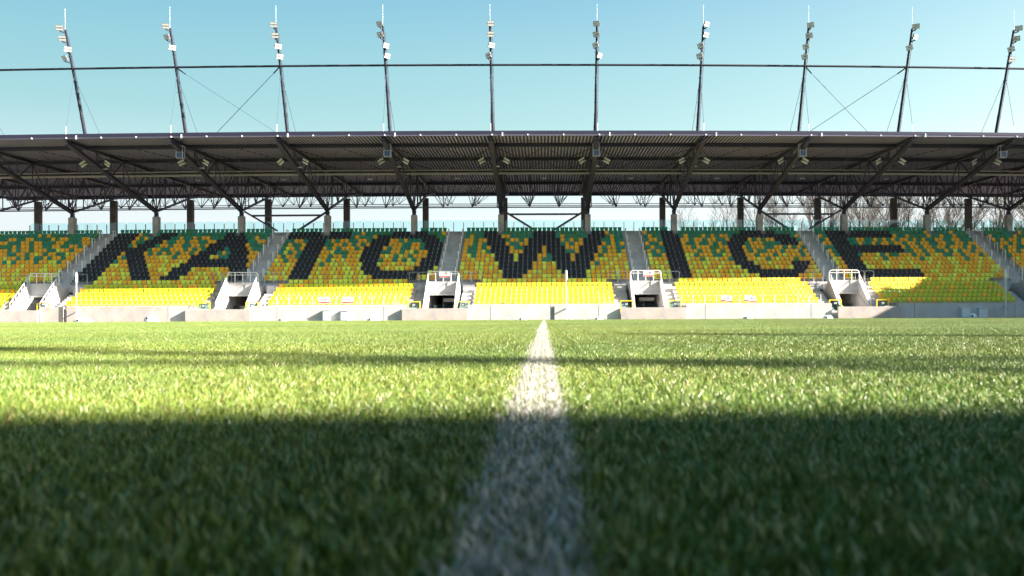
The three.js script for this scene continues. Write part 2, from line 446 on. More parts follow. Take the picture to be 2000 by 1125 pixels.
// ---------------------------------------------------------------- entrance portals
function textPlane(text, w, h, fg, bg, font) {
  const cv = document.createElement('canvas');
  cv.width = 128; cv.height = Math.round(128 * h / w);
  const x = cv.getContext('2d');
  x.fillStyle = bg; x.fillRect(0, 0, cv.width, cv.height);
  x.fillStyle = fg; x.font = font; x.textAlign = 'center'; x.textBaseline = 'middle';
  x.fillText(text, cv.width / 2, cv.height / 2 + 4);
  const t = new THREE.CanvasTexture(cv);
  t.colorSpace = THREE.SRGBColorSpace;
  return t;
}
const PORTALS = [-50.0, -29.9, -9.99, 10.06, 30.05, 50.1];
const ORD = ['leftmost', 'second from left', 'third from left', 'fourth from left', 'fifth from left', 'rightmost'];
PORTALS.forEach((c, i) => {
  const t = thing('entrance_portal', `${['white', 'white', 'white', 'white', 'pale grey', 'shaded grey'][i]} concrete stand entrance between sloping parapets, ${ORD[i]} of the six`, 'stand entrance', [c, 0, 82], 'concrete entrances below the stairways');
  for (const s of [-1, 1]) {
    const xa = c + s * 1.36, xb = c + s * 1.62, x0 = Math.min(xa, xb), x1 = Math.max(xa, xb);
    new MB().prism([[79.95, -0.5], [83.7, -0.5], [83.7, 3.36], [83.1, 3.36], [80.25, 0.78], [79.95, 0.78]], x0, x1).build('parapet', M.paleConcrete, t);
    const h = new MB(), x = (x0 + x1) / 2;
    h.tube([x, 1.3, 80.2], [x, 3.9, 83.1], 0.035);
    for (let k = 0; k < 7; k++) { const D = 80.25 + k * 0.46; h.tube([x, 0.75 + (D - 80.25) * 0.9, D], [x, 1.3 + (D - 80.2) * 0.895, D], 0.028); }
    h.build('handrail', M.whiteRail, t);
  }
  new MB().prism([[83.3, 2.05], [83.7, 2.05], [83.7, 3.36], [83.3, 3.36]], c - 1.36, c + 1.36).build('lintel_wall', M.paleConcrete, t);
  new MB().box(c - 1.36, c + 1.36, 1.99, 2.17, 83.12, 83.298).build('lintel_ledge', M.paleConcrete, t);
  new MB().box(c - 1.62, c + 1.62, 2.302, 3.05, 83.702, riser(12) - 0.006).build('landing', M.concrete, t);
  // the passage running in under the stand
  new MB().box(c - 1.6, c - 1.362, 0, 2.3, 83.71, 93).box(c + 1.362, c + 1.6, 0, 2.3, 83.71, 93).box(c - 1.36, c + 1.36, 2.15, 2.3, 83.71, 93).box(c - 1.36, c + 1.36, -0.2, 0.05, 80, 93).box(c - 1.6, c + 1.6, 0, 2.3, 93.01, 93.2).build('passage', M.tunnel, t);
  new MB().box(c - 1.35, c + 1.35, 0.1, 1.05, 84.4, 84.42).build('passage_glass', M.gateGlass, t);
  new MB().tube([c - 0.1, 0.05, 84.41], [c - 0.1, 1.2, 84.41], 0.025).build('passage_post', M.galv, t);
  if (i > 1 && i < 4) {
    new MB().box(c - 0.35, c + 1.2, 1.38, 1.75, 86, 86.1).build('hanging_sign', M.white, t);
    new MB().box(c - 0.45, c + 1.25, 1.05, 1.36, 86, 86.1).build('sign_border', M.dark, t);
  }
  const g = new MB(), y0 = 3.36, y1 = 4.36, xl = c - 1.53, xr = c + 1.53, D = 83.42, R = 0.28;
  g.tube([xl, y0, D], [xl, y1 - R, D], 0.042, 8).tube([xr, y0, D], [xr, y1 - R, D], 0.042, 8).tube([xl + R, y1, D], [xr - R, y1, D], 0.042, 8);
  for (const s of [-1, 1]) for (let k = 0; k < 4; k++) {
    const a0 = k / 4 * Math.PI / 2, a1 = (k + 1) / 4 * Math.PI / 2, xx = s < 0 ? xl + R : xr - R;
    g.tube([xx + s * R * Math.cos(a0), y1 - R + R * Math.sin(a0), D], [xx + s * R * Math.cos(a1), y1 - R + R * Math.sin(a1), D], 0.042, 8);
  }
  g.tube([xl, y1 - 0.25, D], [xr, y1 - 0.25, D], 0.03, 8);
  for (let k = 1; k < 4; k++) { const x = xl + (xr - xl) * k / 4; g.tube([x, y0, D], [x, y1, D], 0.042, 8); }
  g.build('guard_rail', M.whiteRail, t);
  if (i === 0 || i === 4) {
    const s = i ? 1 : -1, cv = textPlane(i ? '20' : '16', 1, 1, '#4a4a4a', i ? '#d8d2ca' : '#dcd7cf', '90px sans-serif');
    cv.repeat.set(1, 1);
    const pl = new THREE.Mesh(new THREE.PlaneGeometry(0.62, 0.62), std(0xffffff, 0.9, 0, { map: cv, transparent: false }));
    pl.name = 'number'; shade(pl);
    pl.position.copy(W3(c + s * 1.356, 1.52, 82.95)).sub(t.position);
    pl.rotation.y = -s * Math.PI / 2;
    t.add(pl);
  }
  // yellow gates at the feet of the side flights
  const WORDS = ['left', 'right'];
  [-1, 1].forEach((s, k) => {
    const gx = c + s * 2.3, num = String(26 + 2 * i + k);
    const gate = thing('gate', `yellow framed glass gate with number plate ${k ? 'right' : 'left'} of the ${ORD[i].replace(' from left', '')} entrance`, 'gate', [gx, 0.4, 79.5], 'yellow gates beside the entrances');
    new MB().bar([gx - 0.56, 0.0, 79.45], [gx - 0.56, 1.36, 79.45], 0.09).bar([gx + 0.56, 0.0, 79.45], [gx + 0.56, 1.36, 79.45], 0.09).bar([gx - 0.515, 1.315, 79.45], [gx + 0.515, 1.315, 79.45], 0.09).bar([gx - 0.515, 0.1, 79.45], [gx + 0.515, 0.1, 79.45], 0.09).build('frame', M.yellowPaint, gate);
    new MB().box(gx - 0.51, gx + 0.51, 0.15, 1.26, 79.44, 79.46).build('pane', M.gateGlass, gate);
    const pl = new THREE.Mesh(new THREE.BoxGeometry(0.36, 0.3, 0.02), std(0xffffff, 0.6, 0, { map: textPlane(num, 1.15, 1, '#f2f2f2', '#26262a', 'bold 84px sans-serif') }));
    pl.name = 'number_plate'; shade(pl);
    pl.position.copy(W3(gx + s * 0.02, 1.02, 79.38)).sub(gate.position);
    gate.add(pl);
    void WORDS;
  });
  // grey tube barriers on the walkway either side of the portal
  [-1, 1].forEach((s, k) => {
    const rail = thing('walkway_barrier', `grey tubular barrier on the walkway ${k ? 'right' : 'left'} of the ${ORD[i]} entrance`, 'barrier', [c + s * 2.9, 3, 84.9], 'tubular barriers beside the entrances');
    for (let j = 0; j < 2; j++) {
      const xa = c + s * (1.68 + j * 1.0), xb = c + s * (2.6 + j * 1.0), b = new MB(), yb = 3.06, yt = 4.36, Dd = 84.86;
      b.tube([xa, yb, Dd], [xa, yt - 0.08, Dd], 0.028).tube([xb, yb, Dd], [xb, yt - 0.08, Dd], 0.028);
      const l = Math.min(xa, xb), r = Math.max(xa, xb);
      b.tube([l + 0.08, yt, Dd], [r - 0.08, yt, Dd], 0.028).tube([l, yt - 0.08, Dd], [l + 0.08, yt, Dd], 0.028).tube([r, yt - 0.08, Dd], [r - 0.08, yt, Dd], 0.028);
      b.build('tube_frame', M.galv, rail);
    }
  });
});

// ---------------------------------------------------------------- seats
{
  const bend = (g, k) => { const p = g.attributes.position; for (let i = 0; i < p.count; i++) { const x = p.getX(i); p.setZ(i, p.getZ(i) + k * x * x); } g.computeVertexNormals(); return g; };
  const rounded = (w, h, r1, r2, taper = 1) => {
    const s = new THREE.Shape(), x = w / 2;
    const b = x * taper;
    s.moveTo(-b + r2, 0); s.lineTo(b - r2, 0); s.quadraticCurveTo(b, 0, b, r2); s.lineTo(x, h - r1); s.quadraticCurveTo(x, h, x - r1, h);
    s.lineTo(-x + r1, h); s.quadraticCurveTo(-x, h, -x, h - r1); s.lineTo(-b, r2); s.quadraticCurveTo(-b, 0, -b + r2, 0);
    return s;
  };
  const ext = (s, d) => new THREE.ExtrudeGeometry(s, { depth: d, bevelEnabled: true, bevelThickness: 0.008, bevelSize: 0.008, bevelSegments: 1, curveSegments: 3 });
  const back = bend(ext(rounded(0.43, 0.36, 0.06, 0.05, 0.84), 0.03), 2.5);
  back.rotateX(-0.2); back.translate(0, 0.47, -0.05);
  const pan = bend(ext(rounded(0.4, 0.37, 0.05, 0.06, 0.95), 0.03), 0.5);
  pan.rotateX(Math.PI / 2 - 0.1); pan.translate(0, 0.41, -0.02);
  const lip = ext(rounded(0.4, 0.07, 0.02, 0.02), 0.02);
  lip.translate(0, 0.33, 0.31);
  const whole = mergeGeometries([back, pan, lip].map((g) => { const q = g.index ? g.toNonIndexed() : g; q.deleteAttribute('uv'); return q; }));
  const panGeo = mergeGeometries([pan, lip].map((g) => { const q = g.index ? g.toNonIndexed() : g.clone(); q.deleteAttribute('uv'); return q; }));
  const backGeo = back.index ? back.toNonIndexed() : back;
  const colour = {
    yellow: new THREE.Color().setRGB(0.58, 0.6, 0.018), lime: new THREE.Color().setRGB(0.86, 0.88, 0.075), orange: new THREE.Color().setRGB(1, 0.5, 0.016), green: new THREE.Color().setRGB(0.018, 0.27, 0.16),  // yellow and lime are sunlit and shaded copies of one seat colour
    leaf: new THREE.Color().setRGB(0.05, 0.26, 0.07), black: new THREE.Color().setRGB(0.013, 0.014, 0.022),
  };
  const seatMat = {};
  for (const k of ['yellow', 'orange']) seatMat[k] = new THREE.MeshStandardMaterial({ color: colour[k], roughness: 0.66, side: THREE.DoubleSide });
  // the word across the upper tier, in metres along the stand by row
  const lerp = (a, b, t) => a + (b - a) * t;
  const ring = { 1: [2, 0], 2: [3.25, 0], 3: [3.75, 1.55], 4: [4.0, 2.0], 5: [4.35, 2.45], 6: [4.35, 2.5], 7: [4.35, 2.5], 8: [4.3, 2.45], 9: [4.0, 2.1], 10: [3.6, 1.75], 11: [3.1, 0], 12: [2.1, 0] };
  const letter = (x, r) => {
    if (r < 1 || r > 12) return false;
    const inside = (a, b) => x >= a && x < b;
    if (x < -39.7) return inside(-47.9, -45.75) || (r <= 5 && inside(lerp(-42.95, -45.0, (r - 1) / 4), lerp(-40.95, -43.0, (r - 1) / 4))) || (r >= 5 && inside(lerp(-45.2, -42.1, (r - 5.5) / 6.5), lerp(-43.2, -40.0, (r - 5.5) / 6.5)));
    if (x < -29.2) {
      const l = lerp(-35.5, -39.15, (r - 1) / 11), e = lerp(-33.4, -29.95, (r - 1) / 11);
      return inside(l, l + 2.0) || inside(e - 2.0, e) || ((r === 8 || r === 9) && inside(l, e));
    }
    if (x < -21) return (r <= 2 && inside(-28.7, -21.5)) || inside(-26.05, -24.05);
    if (x < -10) { const [o, n] = ring[r], d = Math.abs(x + 15.15); return d < o && d >= n; }
    if (x < 8) {
      const t = (r - 1) / 11, d = 1.02;
      return [lerp(-5.9, -3, t), lerp(0.03, -3, t), lerp(0.03, 3.05, t), lerp(6.0, 3.05, t)].some((m) => Math.abs(x - m) < d);
    }
    if (x < 18) return inside(13.2, 15.25);
    if (x < 30) { const [o, n] = ring[r], d = Math.abs(x - 24.1); return d < o && d >= n && !(x > 25.6 && r >= 5 && r <= 8); }
    return inside(31.8, 33.9) || (inside(31.8, 39.25) && (r <= 2 || r === 5 || r === 6 || r >= 11));
  };
  const chance = [[1, 0, 0], [0.97, 0.03, 0], [0.8, 0.2, 0], [0.52, 0.48, 0], [0.42, 0.58, 0], [0.36, 0.63, 0.01], [0.3, 0.68, 0.02], [0.2, 0.7, 0.1], [0.06, 0.72, 0.22], [0.01, 0.73, 0.26], [0, 0.68, 0.32], [0, 0.62, 0.38], [0, 0.52, 0.48], [0, 0.25, 0.75], [0, 0.14, 0.86], [0, 0.14, 0.86], [0, 0.13, 0.87], [0, 0.12, 0.88], [0, 0.1, 0.9]];
  let last = '', before = '';
  const pick = (x, r) => {
    if (letter(x, r)) return 'black';
    let c = mix(x, r);
    for (let i = 0; i < 2 && c === last && c === before; i++) c = mix(x, r);   // the installers broke up long runs of one colour
    before = last; last = c;
    return c;
  };
  const mix = (x, r) => {
    const k = (rnd() * 7.31 + rnd() * 3.17) % 1, c = chance[r];
    if (k < c[0]) return rnd() < 0.14 ? 'leaf' : 'green';
    return k < c[0] + c[1] ? 'orange' : r > 13 ? 'yellow' : 'lime';  // lower rows take the sunlit copy, rows under the roof the shaded one
  };
  const many = [], single = [], posts = [];
  for (let i = 0; i < AISLES.length - 1; i++) for (let r = 0; r <= 18; r++) {
    const gap = r <= 12 ? 0.92 : r === 13 ? 3.6 : 2.95, a = AISLES[i] + gap, b = AISLES[i + 1] - gap, n = Math.floor((b - a) / 0.5 + 0.02), off = (b - a - n * 0.5) / 2;
    if (r === 12) for (const s of [-1, 1]) void s;
    for (let k = 0; k < n; k++) {
      const x = a + off + 0.25 + k * 0.5;
      if (Math.abs(x) > 72) continue;
      if (r <= 1 && Math.abs(((x - XC) / B + 0.5) - Math.round((x - XC) / B + 0.5)) * B < (r ? 0.3 : 0.55)) continue;
      const c = pick(x, r);
      if (k) posts.push([x - 0.25, r]);
      if (r >= 17 && x > -49 && x < 49.2) single.push([x, r, c, i, k, n]); else many.push([x, r, c]);
    }
  }
  const place = (o, x, r) => { o.position.copy(W3(x, tread(r), seatD(r))); o.rotation.y = sagTurn(x); o.rotation.order = 'YXZ'; };
  const inst = shade(new THREE.InstancedMesh(whole, new THREE.MeshStandardMaterial({ color: 0xffffff, roughness: 0.66, side: THREE.DoubleSide }), many.length));
  inst.name = 'stadium_seats';
  const d = new THREE.Object3D(), cc = new THREE.Color();
  many.forEach(([x, r, c], i) => { place(d, x + rr(-0.006, 0.006), r); d.rotation.x = rr(-0.03, 0.03); d.updateMatrix(); inst.setMatrixAt(i, d.matrix); inst.setColorAt(i, cc.copy(colour[c]).multiplyScalar(rr(0.9, 1.08))); });
  tag(inst, 'rows of plastic seats in green, orange, black and lime spelling a word across the stand', 'seats').userData.kind = 'stuff';
  scene.add(inst);
  // pedestals between the seats
  const postGeo = new THREE.BoxGeometry(0.035, 0.5, 0.09);
  postGeo.translate(0, 0.27, 0.04);
  const pi = shade(new THREE.InstancedMesh(postGeo, M.galv, posts.length));
  pi.name = 'seat_brackets';
  posts.forEach(([x, r], i) => { place(d, x, r); d.rotation.x = 0; d.updateMatrix(); pi.setMatrixAt(i, d.matrix); });
  tag(pi, 'short grey metal brackets standing between the stadium seats', 'brackets').userData.kind = 'stuff';
  scene.add(pi);
  const block = ['', '', 'leftmost whole block', 'second block from left', 'middle block', 'fourth block from left', 'rightmost whole block'];
  const NTH = ['first', 'second', 'third', 'fourth', 'fifth', 'sixth', 'seventh', 'eighth', 'ninth', 'tenth', 'eleventh', 'twelfth', 'thirteenth', 'fourteenth', 'fifteenth', 'sixteenth', 'seventeenth', 'eighteenth', 'nineteenth', 'twentieth'];
  for (const w of NTH.slice(0, 9)) NTH.push('twenty-' + w);
  const proto = {};
  for (const c of ['yellow', 'orange']) {
    const g = new THREE.Group();
    const bk = shade(new THREE.Mesh(backGeo, seatMat[c])), pn = shade(new THREE.Mesh(panGeo, seatMat[c]));
    bk.name = 'backrest'; pn.name = 'seat_pan';
    g.add(bk, pn);
    proto[c] = g;
  }
  for (const [x, r, c, i, k, n] of single) {
    const o = proto[c].clone();
    o.name = numbered('stadium_seat');
    place(o, x, r);
    o.rotation.x = rr(-0.02, 0.02);
    tag(o, `${c === 'yellow' ? 'bright yellow' : 'orange'} seat, ${NTH[k]} from left in the ${r === 18 ? 'front' : 'second'} row of the ${block[i]}`, 'seat', 'stadium seats of the two lowest rows');
    scene.add(o);
  }
}
// white rail with panels in front of the first row, two blocks
const barriers = [];
[[-26.4, -12.9, 'left of centre'], [13.0, 26.4, 'right of centre']].forEach(([a, b, where]) => {
  const t = thing('front_railing', `slim white railing before the first row of seats ${where}`, 'railing', [(a + b) / 2, 0.99, 79.6]);
  const n = Math.round((b - a) / 1.1);
  for (let k = 0; k <= n; k++) { const x = a + (b - a) * k / n; new MB().bar([x, 0.9, 79.6], [x, 1.85, 79.6], 0.05, 0.05).build('post', M.whiteRail, t); }
  new MB().tube([a, 1.84, 79.6], [b, 1.84, 79.6], 0.012).build('top_rail', M.galv, t);
  barriers.push([a, (b - a) / n]);
});
// small white banners with a red strip
function bannerTexture(k) {
  const cv = document.createElement('canvas');
  cv.width = 256; cv.height = 128;
  const x = cv.getContext('2d');
  x.fillStyle = '#f4f2ee'; x.fillRect(0, 0, 256, 128);
  x.fillStyle = '#c98a5e';
  for (const [a, b] of [[66, 22], [92, 22], [66, 52], [92, 52]]) x.fillRect(a, b, 20, 22);
  x.fillStyle = k < 2 ? '#8a8580' : '#6a5a50';
  x.beginPath(); x.ellipse(158, 46, 34, 26, 0, 0, 7); x.fill();
  x.fillStyle = '#f4f2ee'; for (let i = 0; i < 4; i++) x.fillRect(132 + i * 15, 24, 3, 44);
  x.fillStyle = '#c9403e'; x.fillRect(0, 98, 256, 26);
  const t = new THREE.CanvasTexture(cv);
  t.colorSpace = THREE.SRGBColorSpace;
  return t;
}
[[-20.75, 1.5, 79.52, 'left one on the railing left of centre', 0], [-18.55, 1.5, 79.52, 'right one on the railing left of centre', 0], [17.3, 1.47, 79.52, 'left one on the railing right of centre', -0.12], [19.55, 1.45, 79.52, 'right one on the railing right of centre', -0.18], [-9.85, 4.06, 83.33, 'above the third entrance from left', 0], [10.35, 4.06, 83.33, 'above the fourth entrance from left', 0]].forEach(([x, y, D, where, tilt], i) => {
  const g = new THREE.PlaneGeometry(1.08, 0.58, 8, 4), p = g.attributes.position;
  for (let k = 0; k < p.count; k++) p.setZ(k, 0.025 * Math.sin(p.getX(k) * 7 + i) * (0.5 - p.getY(k)));
  g.computeVertexNormals();
  const m = shade(new THREE.Mesh(g, std(0xffffff, 0.7, 0, { map: bannerTexture(i) })));
  m.name = numbered('banner');
  m.position.copy(W3(x, y, D));
  m.rotation.z = tilt;
  tag(m, `small white cloth banner with red strip, ${where}`, 'banner', 'white banners hung on the railings');
  scene.add(m);
});

// ---------------------------------------------------------------- roof
const RY = 16.47;                                             // underside of the sheeting
{
  const roof = thing('stand_roof', 'dark steel stand roof of ribbed sheets on trusses over the seats', 'roof', [0, RY, 90]);
  const strips = [[77.25, 80.6], [80.6, 87.8], [87.8, 95.5], [95.5, 104.2], [104.2, 113.6]];
  // trapezoidal sheeting: one sheet per bay and span, ribs running away from the pitch
  for (let k = -2; k < 14; k++) for (const [D0, D1] of strips) {
    const x0 = XC + (k - 5.5) * B + 0.01, x1 = x0 + B - 0.02, m = new MB(), v = new MB(), n = 30, w = (x1 - x0) / n;
    const at = (x, y, D) => new THREE.Vector3(x, y, -D);
    for (let j = 0; j < n; j++) {
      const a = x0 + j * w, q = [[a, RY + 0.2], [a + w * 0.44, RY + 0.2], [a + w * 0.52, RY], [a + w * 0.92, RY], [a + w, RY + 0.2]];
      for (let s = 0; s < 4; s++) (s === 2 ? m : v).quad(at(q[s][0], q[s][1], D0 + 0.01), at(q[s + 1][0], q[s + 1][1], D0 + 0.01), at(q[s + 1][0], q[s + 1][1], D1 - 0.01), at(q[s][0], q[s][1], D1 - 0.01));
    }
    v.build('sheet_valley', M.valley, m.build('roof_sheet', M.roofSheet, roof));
  }
  new MB().box(-74, 92, RY + 0.31, RY + 0.4, 77.2, 113.7).build('roof_covering', M.fascia, roof);
  // front edge: dark gutter over a pale strip with clips
  const fa = new MB().box(-74, 92, 16.585, 16.87, 76.95, 77.19).build('fascia', M.fascia, roof);
  new MB().box(-74, 92, 16.45, 16.582, 77.0, 77.19).build('edge_strip', M.gutter, roof);
  for (let x = -57; x < 58; x += B / 3) {
    new MB().box(x - 0.05, x + 0.05, 16.44, 16.58, 76.94, 76.998).build('clip', M.whiteRail, fa);
    if (Math.round((x + 57) / (B / 3)) % 3 === 1) new MB().box(x + 0.9, x + 1.0, 16.38, 16.7, 76.9, 76.948).build('clip', M.whiteRail, fa);
  }
  // purlins under the sheets
  for (const D of [80.6, 87.8, 95.5, 104.2]) for (let k = -2; k < 14; k++) {
    const x = XC + (k - 5.5) * B;
    new MB().ibeam([x + 0.2, RY - 0.2, D], [x + B - 0.2, RY - 0.2, D], 0.2, 0.36, 0.03).build('purlin', M.steel, roof);
  }
  new MB().box(-74, 92, RY - 0.42, RY + 0.4, 113.7, 113.95).build('rear_edge', M.steel, roof);
  for (let k = -2; k < 15; k++) {
    const x = XC + (k - 5.5) * B;
    // rafter: a truss that deepens from the free edge to the column head, then rises to the rear column
    const r = new MB();
    r.ibeam([x, RY - 0.16, 77.3], [x, RY - 0.16, 113.5], 0.3, 0.3, 0.04);
    r.ibeam([x, RY - 0.36, 77.4], [x, 11.95, 95.25], 0.42, 0.34, 0.05);
    r.bar([x, 11.95, 95.3], [x, 14.75, 104.55], 0.24, 0.2);
    r.bar([x, 14.75, 104.6], [x, RY - 0.3, 112], 0.2, 0.2);
    const low = (D) => (D < 95.3 ? RY - 0.36 - (D - 77.4) * (RY - 0.36 - 11.95) / 17.85 : D < 104.55 ? 11.95 + (D - 95.3) * 2.8 / 9.25 : 14.75 + (D - 104.6) * (RY - 15.05) / 7.4);
    const nodes = [82.5, 85.2, 87.8, 90.4, 93, 95.3, 97.6, 100, 102.4, 104.55, 107, 109.5];
    nodes.forEach((D, i) => {
      r.bar([x, low(D), D], [x, RY - 0.3, D], 0.09, 0.09);
      if (i < nodes.length - 1) { const E2 = nodes[i + 1]; if (i % 2) r.bar([x, low(D), D], [x, RY - 0.3, E2], 0.1, 0.1); else r.bar([x, RY - 0.3, D], [x, low(E2), E2], 0.1, 0.1); }
    });
    r.build('rafter', M.steel, roof);
    // forked strut on the column head
    new MB().bar([x - 0.02, 11.8, 95.3], [x - 0.42, 12.3, 95.3], 0.12).bar([x + 0.02, 11.8, 95.3], [x + 0.42, 12.3, 95.3], 0.12).bar([x - 0.42, 12.3, 95.3], [x - 0.42, RY - 0.3, 95.3], 0.1).bar([x + 0.42, 12.3, 95.3], [x + 0.42, RY - 0.3, 95.3], 0.1).build('head_strut', M.steel, roof);
    if (k === 14) continue;
    // trusses along the stand
    for (const [D, y, w] of [[95.5, 12.2, 0.15], [100, 12.95, 0.1], [104.4, 13.75, 0.1]]) {
      const t = new MB(), f = (q) => x + B * q;
      t.bar([x, y, D], [x + B, y, D], w * 0.8, w * 0.8);
      for (const q of [1 / 3, 2 / 3]) { t.bar([f(q), y, D], [f(q), RY - 0.3, D], w * 0.5); t.bar([f(q), y, D], [f(q + (q < 0.5 ? -0.18 : 0.18)), RY - 0.3, D], w * 0.5); t.bar([f(q), y, D], [f(q + (q < 0.5 ? 0.12 : -0.12)), RY - 0.3, D], w * 0.5); }
      t.bar([f(1 / 3), y, D], [f(0.03), RY - 0.3, D], w * 0.5).bar([f(2 / 3), y, D], [f(0.97), RY - 0.3, D], w * 0.5);
      t.build('long_truss', M.steel, roof);
    }
    // sloping braces from the truss to the purlins
    new MB().bar([x + B / 3, 12.2, 95.5], [x + B / 3 - 0.6, RY - 0.3, 100], 0.08).bar([x + B * 2 / 3, 12.2, 95.5], [x + B * 2 / 3 + 0.6, RY - 0.3, 100], 0.08).bar([x + B / 3, 12.95, 100], [x + B / 3 + 0.5, RY - 0.3, 104.2], 0.08).bar([x + B * 2 / 3, 12.95, 100], [x + B * 2 / 3 - 0.5, RY - 0.3, 104.2], 0.08).build('truss_brace', M.steel, roof);
    // thin rods in the plane of the roof
    const rod = new MB(), y = RY - 0.34;
    rod.tube([x, y, 80.6], [x + B / 2 - 2, y, 87.6], 0.045).tube([x + B, y, 80.6], [x + B / 2 + 2, y, 87.6], 0.045).tube([x + B / 2, y, 80.7], [x + B / 4, y, 87.7], 0.03).tube([x + B / 2, y, 80.7], [x + B * 0.75, y, 87.7], 0.03);
    rod.tube([x, y, 87.8], [x + B / 2 - 2, y, 94.8], 0.045).tube([x + B, y, 87.8], [x + B / 2 + 2, y, 94.8], 0.045).tube([x + B / 2, y, 87.9], [x + B / 4, y, 95.2], 0.03).tube([x + B / 2, y, 87.9], [x + B * 0.75, y, 95.2], 0.03);
    rod.build('wind_rod', M.steel, roof);
    // catenary lines hung in front of the columns
    if (k === 2 || k === 5 || k === 8) {
      new MB().bar([x + 0.1, 11.95, 95.9], [x + 3.75, 9.75, 96.4], 0.24, 0.2).bar([x + B - 0.1, 11.95, 95.9], [x + B - 3.75, 9.75, 96.4], 0.24, 0.2).bar([x + 0.9, 11.45, 95.85], [x + B - 0.9, 11.45, 95.85], 0.2, 0.2).build('portal_brace', M.steel, roof);
    }
    // cable trays hung below the sheets
    new MB().box(x + 0.05, x + B - 0.05, 15.5, 15.58, 90.05, 90.35).build('cable_tray', M.trayMetal, roof);
    new MB().box(x + 0.05, x + B - 0.05, 15.06, 15.22, 89.9, 90.3).build('cable_tray', M.trayMetal, roof);
    const hang = new MB();
    for (let j = 0; j < 7; j++) { const hx = x + B * (j + 0.5) / 7; hang.tube([hx, 15.22, 90.2], [hx, RY, 90.2], 0.02); }
    hang.build('tray_hangers', M.steel, roof);
  }
}
// glass screen behind the last row
{
  const t = thing('glass_windbreak', 'clear glass screen on dark posts along the top of the stand', 'glass screen', [0, 9.03, 97]);
  const step = B / 8.5;
  for (let x = -60; x < 60; x += step) {
    new MB().box(x - 0.035, x + 0.035, 9.03, 10.72, 96.94, 97.02).build('post', M.steel, t);
    new MB().box(x + 0.06, x + step - 0.06, 9.15, 10.93, 97.04, 97.055).build('pane', M.glass, t);
  }
}

// ---------------------------------------------------------------- floodlights
function lampGeometry() {
  const face = new MB(), body = new MB();
  for (const y of [-0.145, 0.145]) {
    face.box(-0.34, 0.34, y - 0.095, y + 0.095, -0.075, -0.06);
    body.box(-0.365, 0.365, y - 0.12, y + 0.12, -0.06, 0.05);
    for (let i = 0; i < 6; i++) body.box(-0.33 + i * 0.125, -0.31 + i * 0.125, y - 0.1, y + 0.1, 0.052, 0.11);
  }
  body.bar([-0.3, -0.27, 0.02], [-0.3, 0.27, 0.02], 0.03).bar([0.3, -0.27, 0.02], [0.3, 0.27, 0.02], 0.03);
  return { face: face.geometry(null, true), body: body.geometry(null, true) };
}
const LAMP = lampGeometry();
function lampPart(parent, x, y, z, yaw, pitch, roll) {
  const body = shade(new THREE.Mesh(LAMP.body, M.lampBody)), face = shade(new THREE.Mesh(LAMP.face, M.lampFace));
  body.name = 'lamp'; face.name = 'lamp_face';
  body.add(face);
  body.position.set(x, y, z);
  body.rotation.set(pitch, yaw, roll, 'YXZ');
  body.scale.setScalar(0.88);
  parent.add(body);
  return body;
}
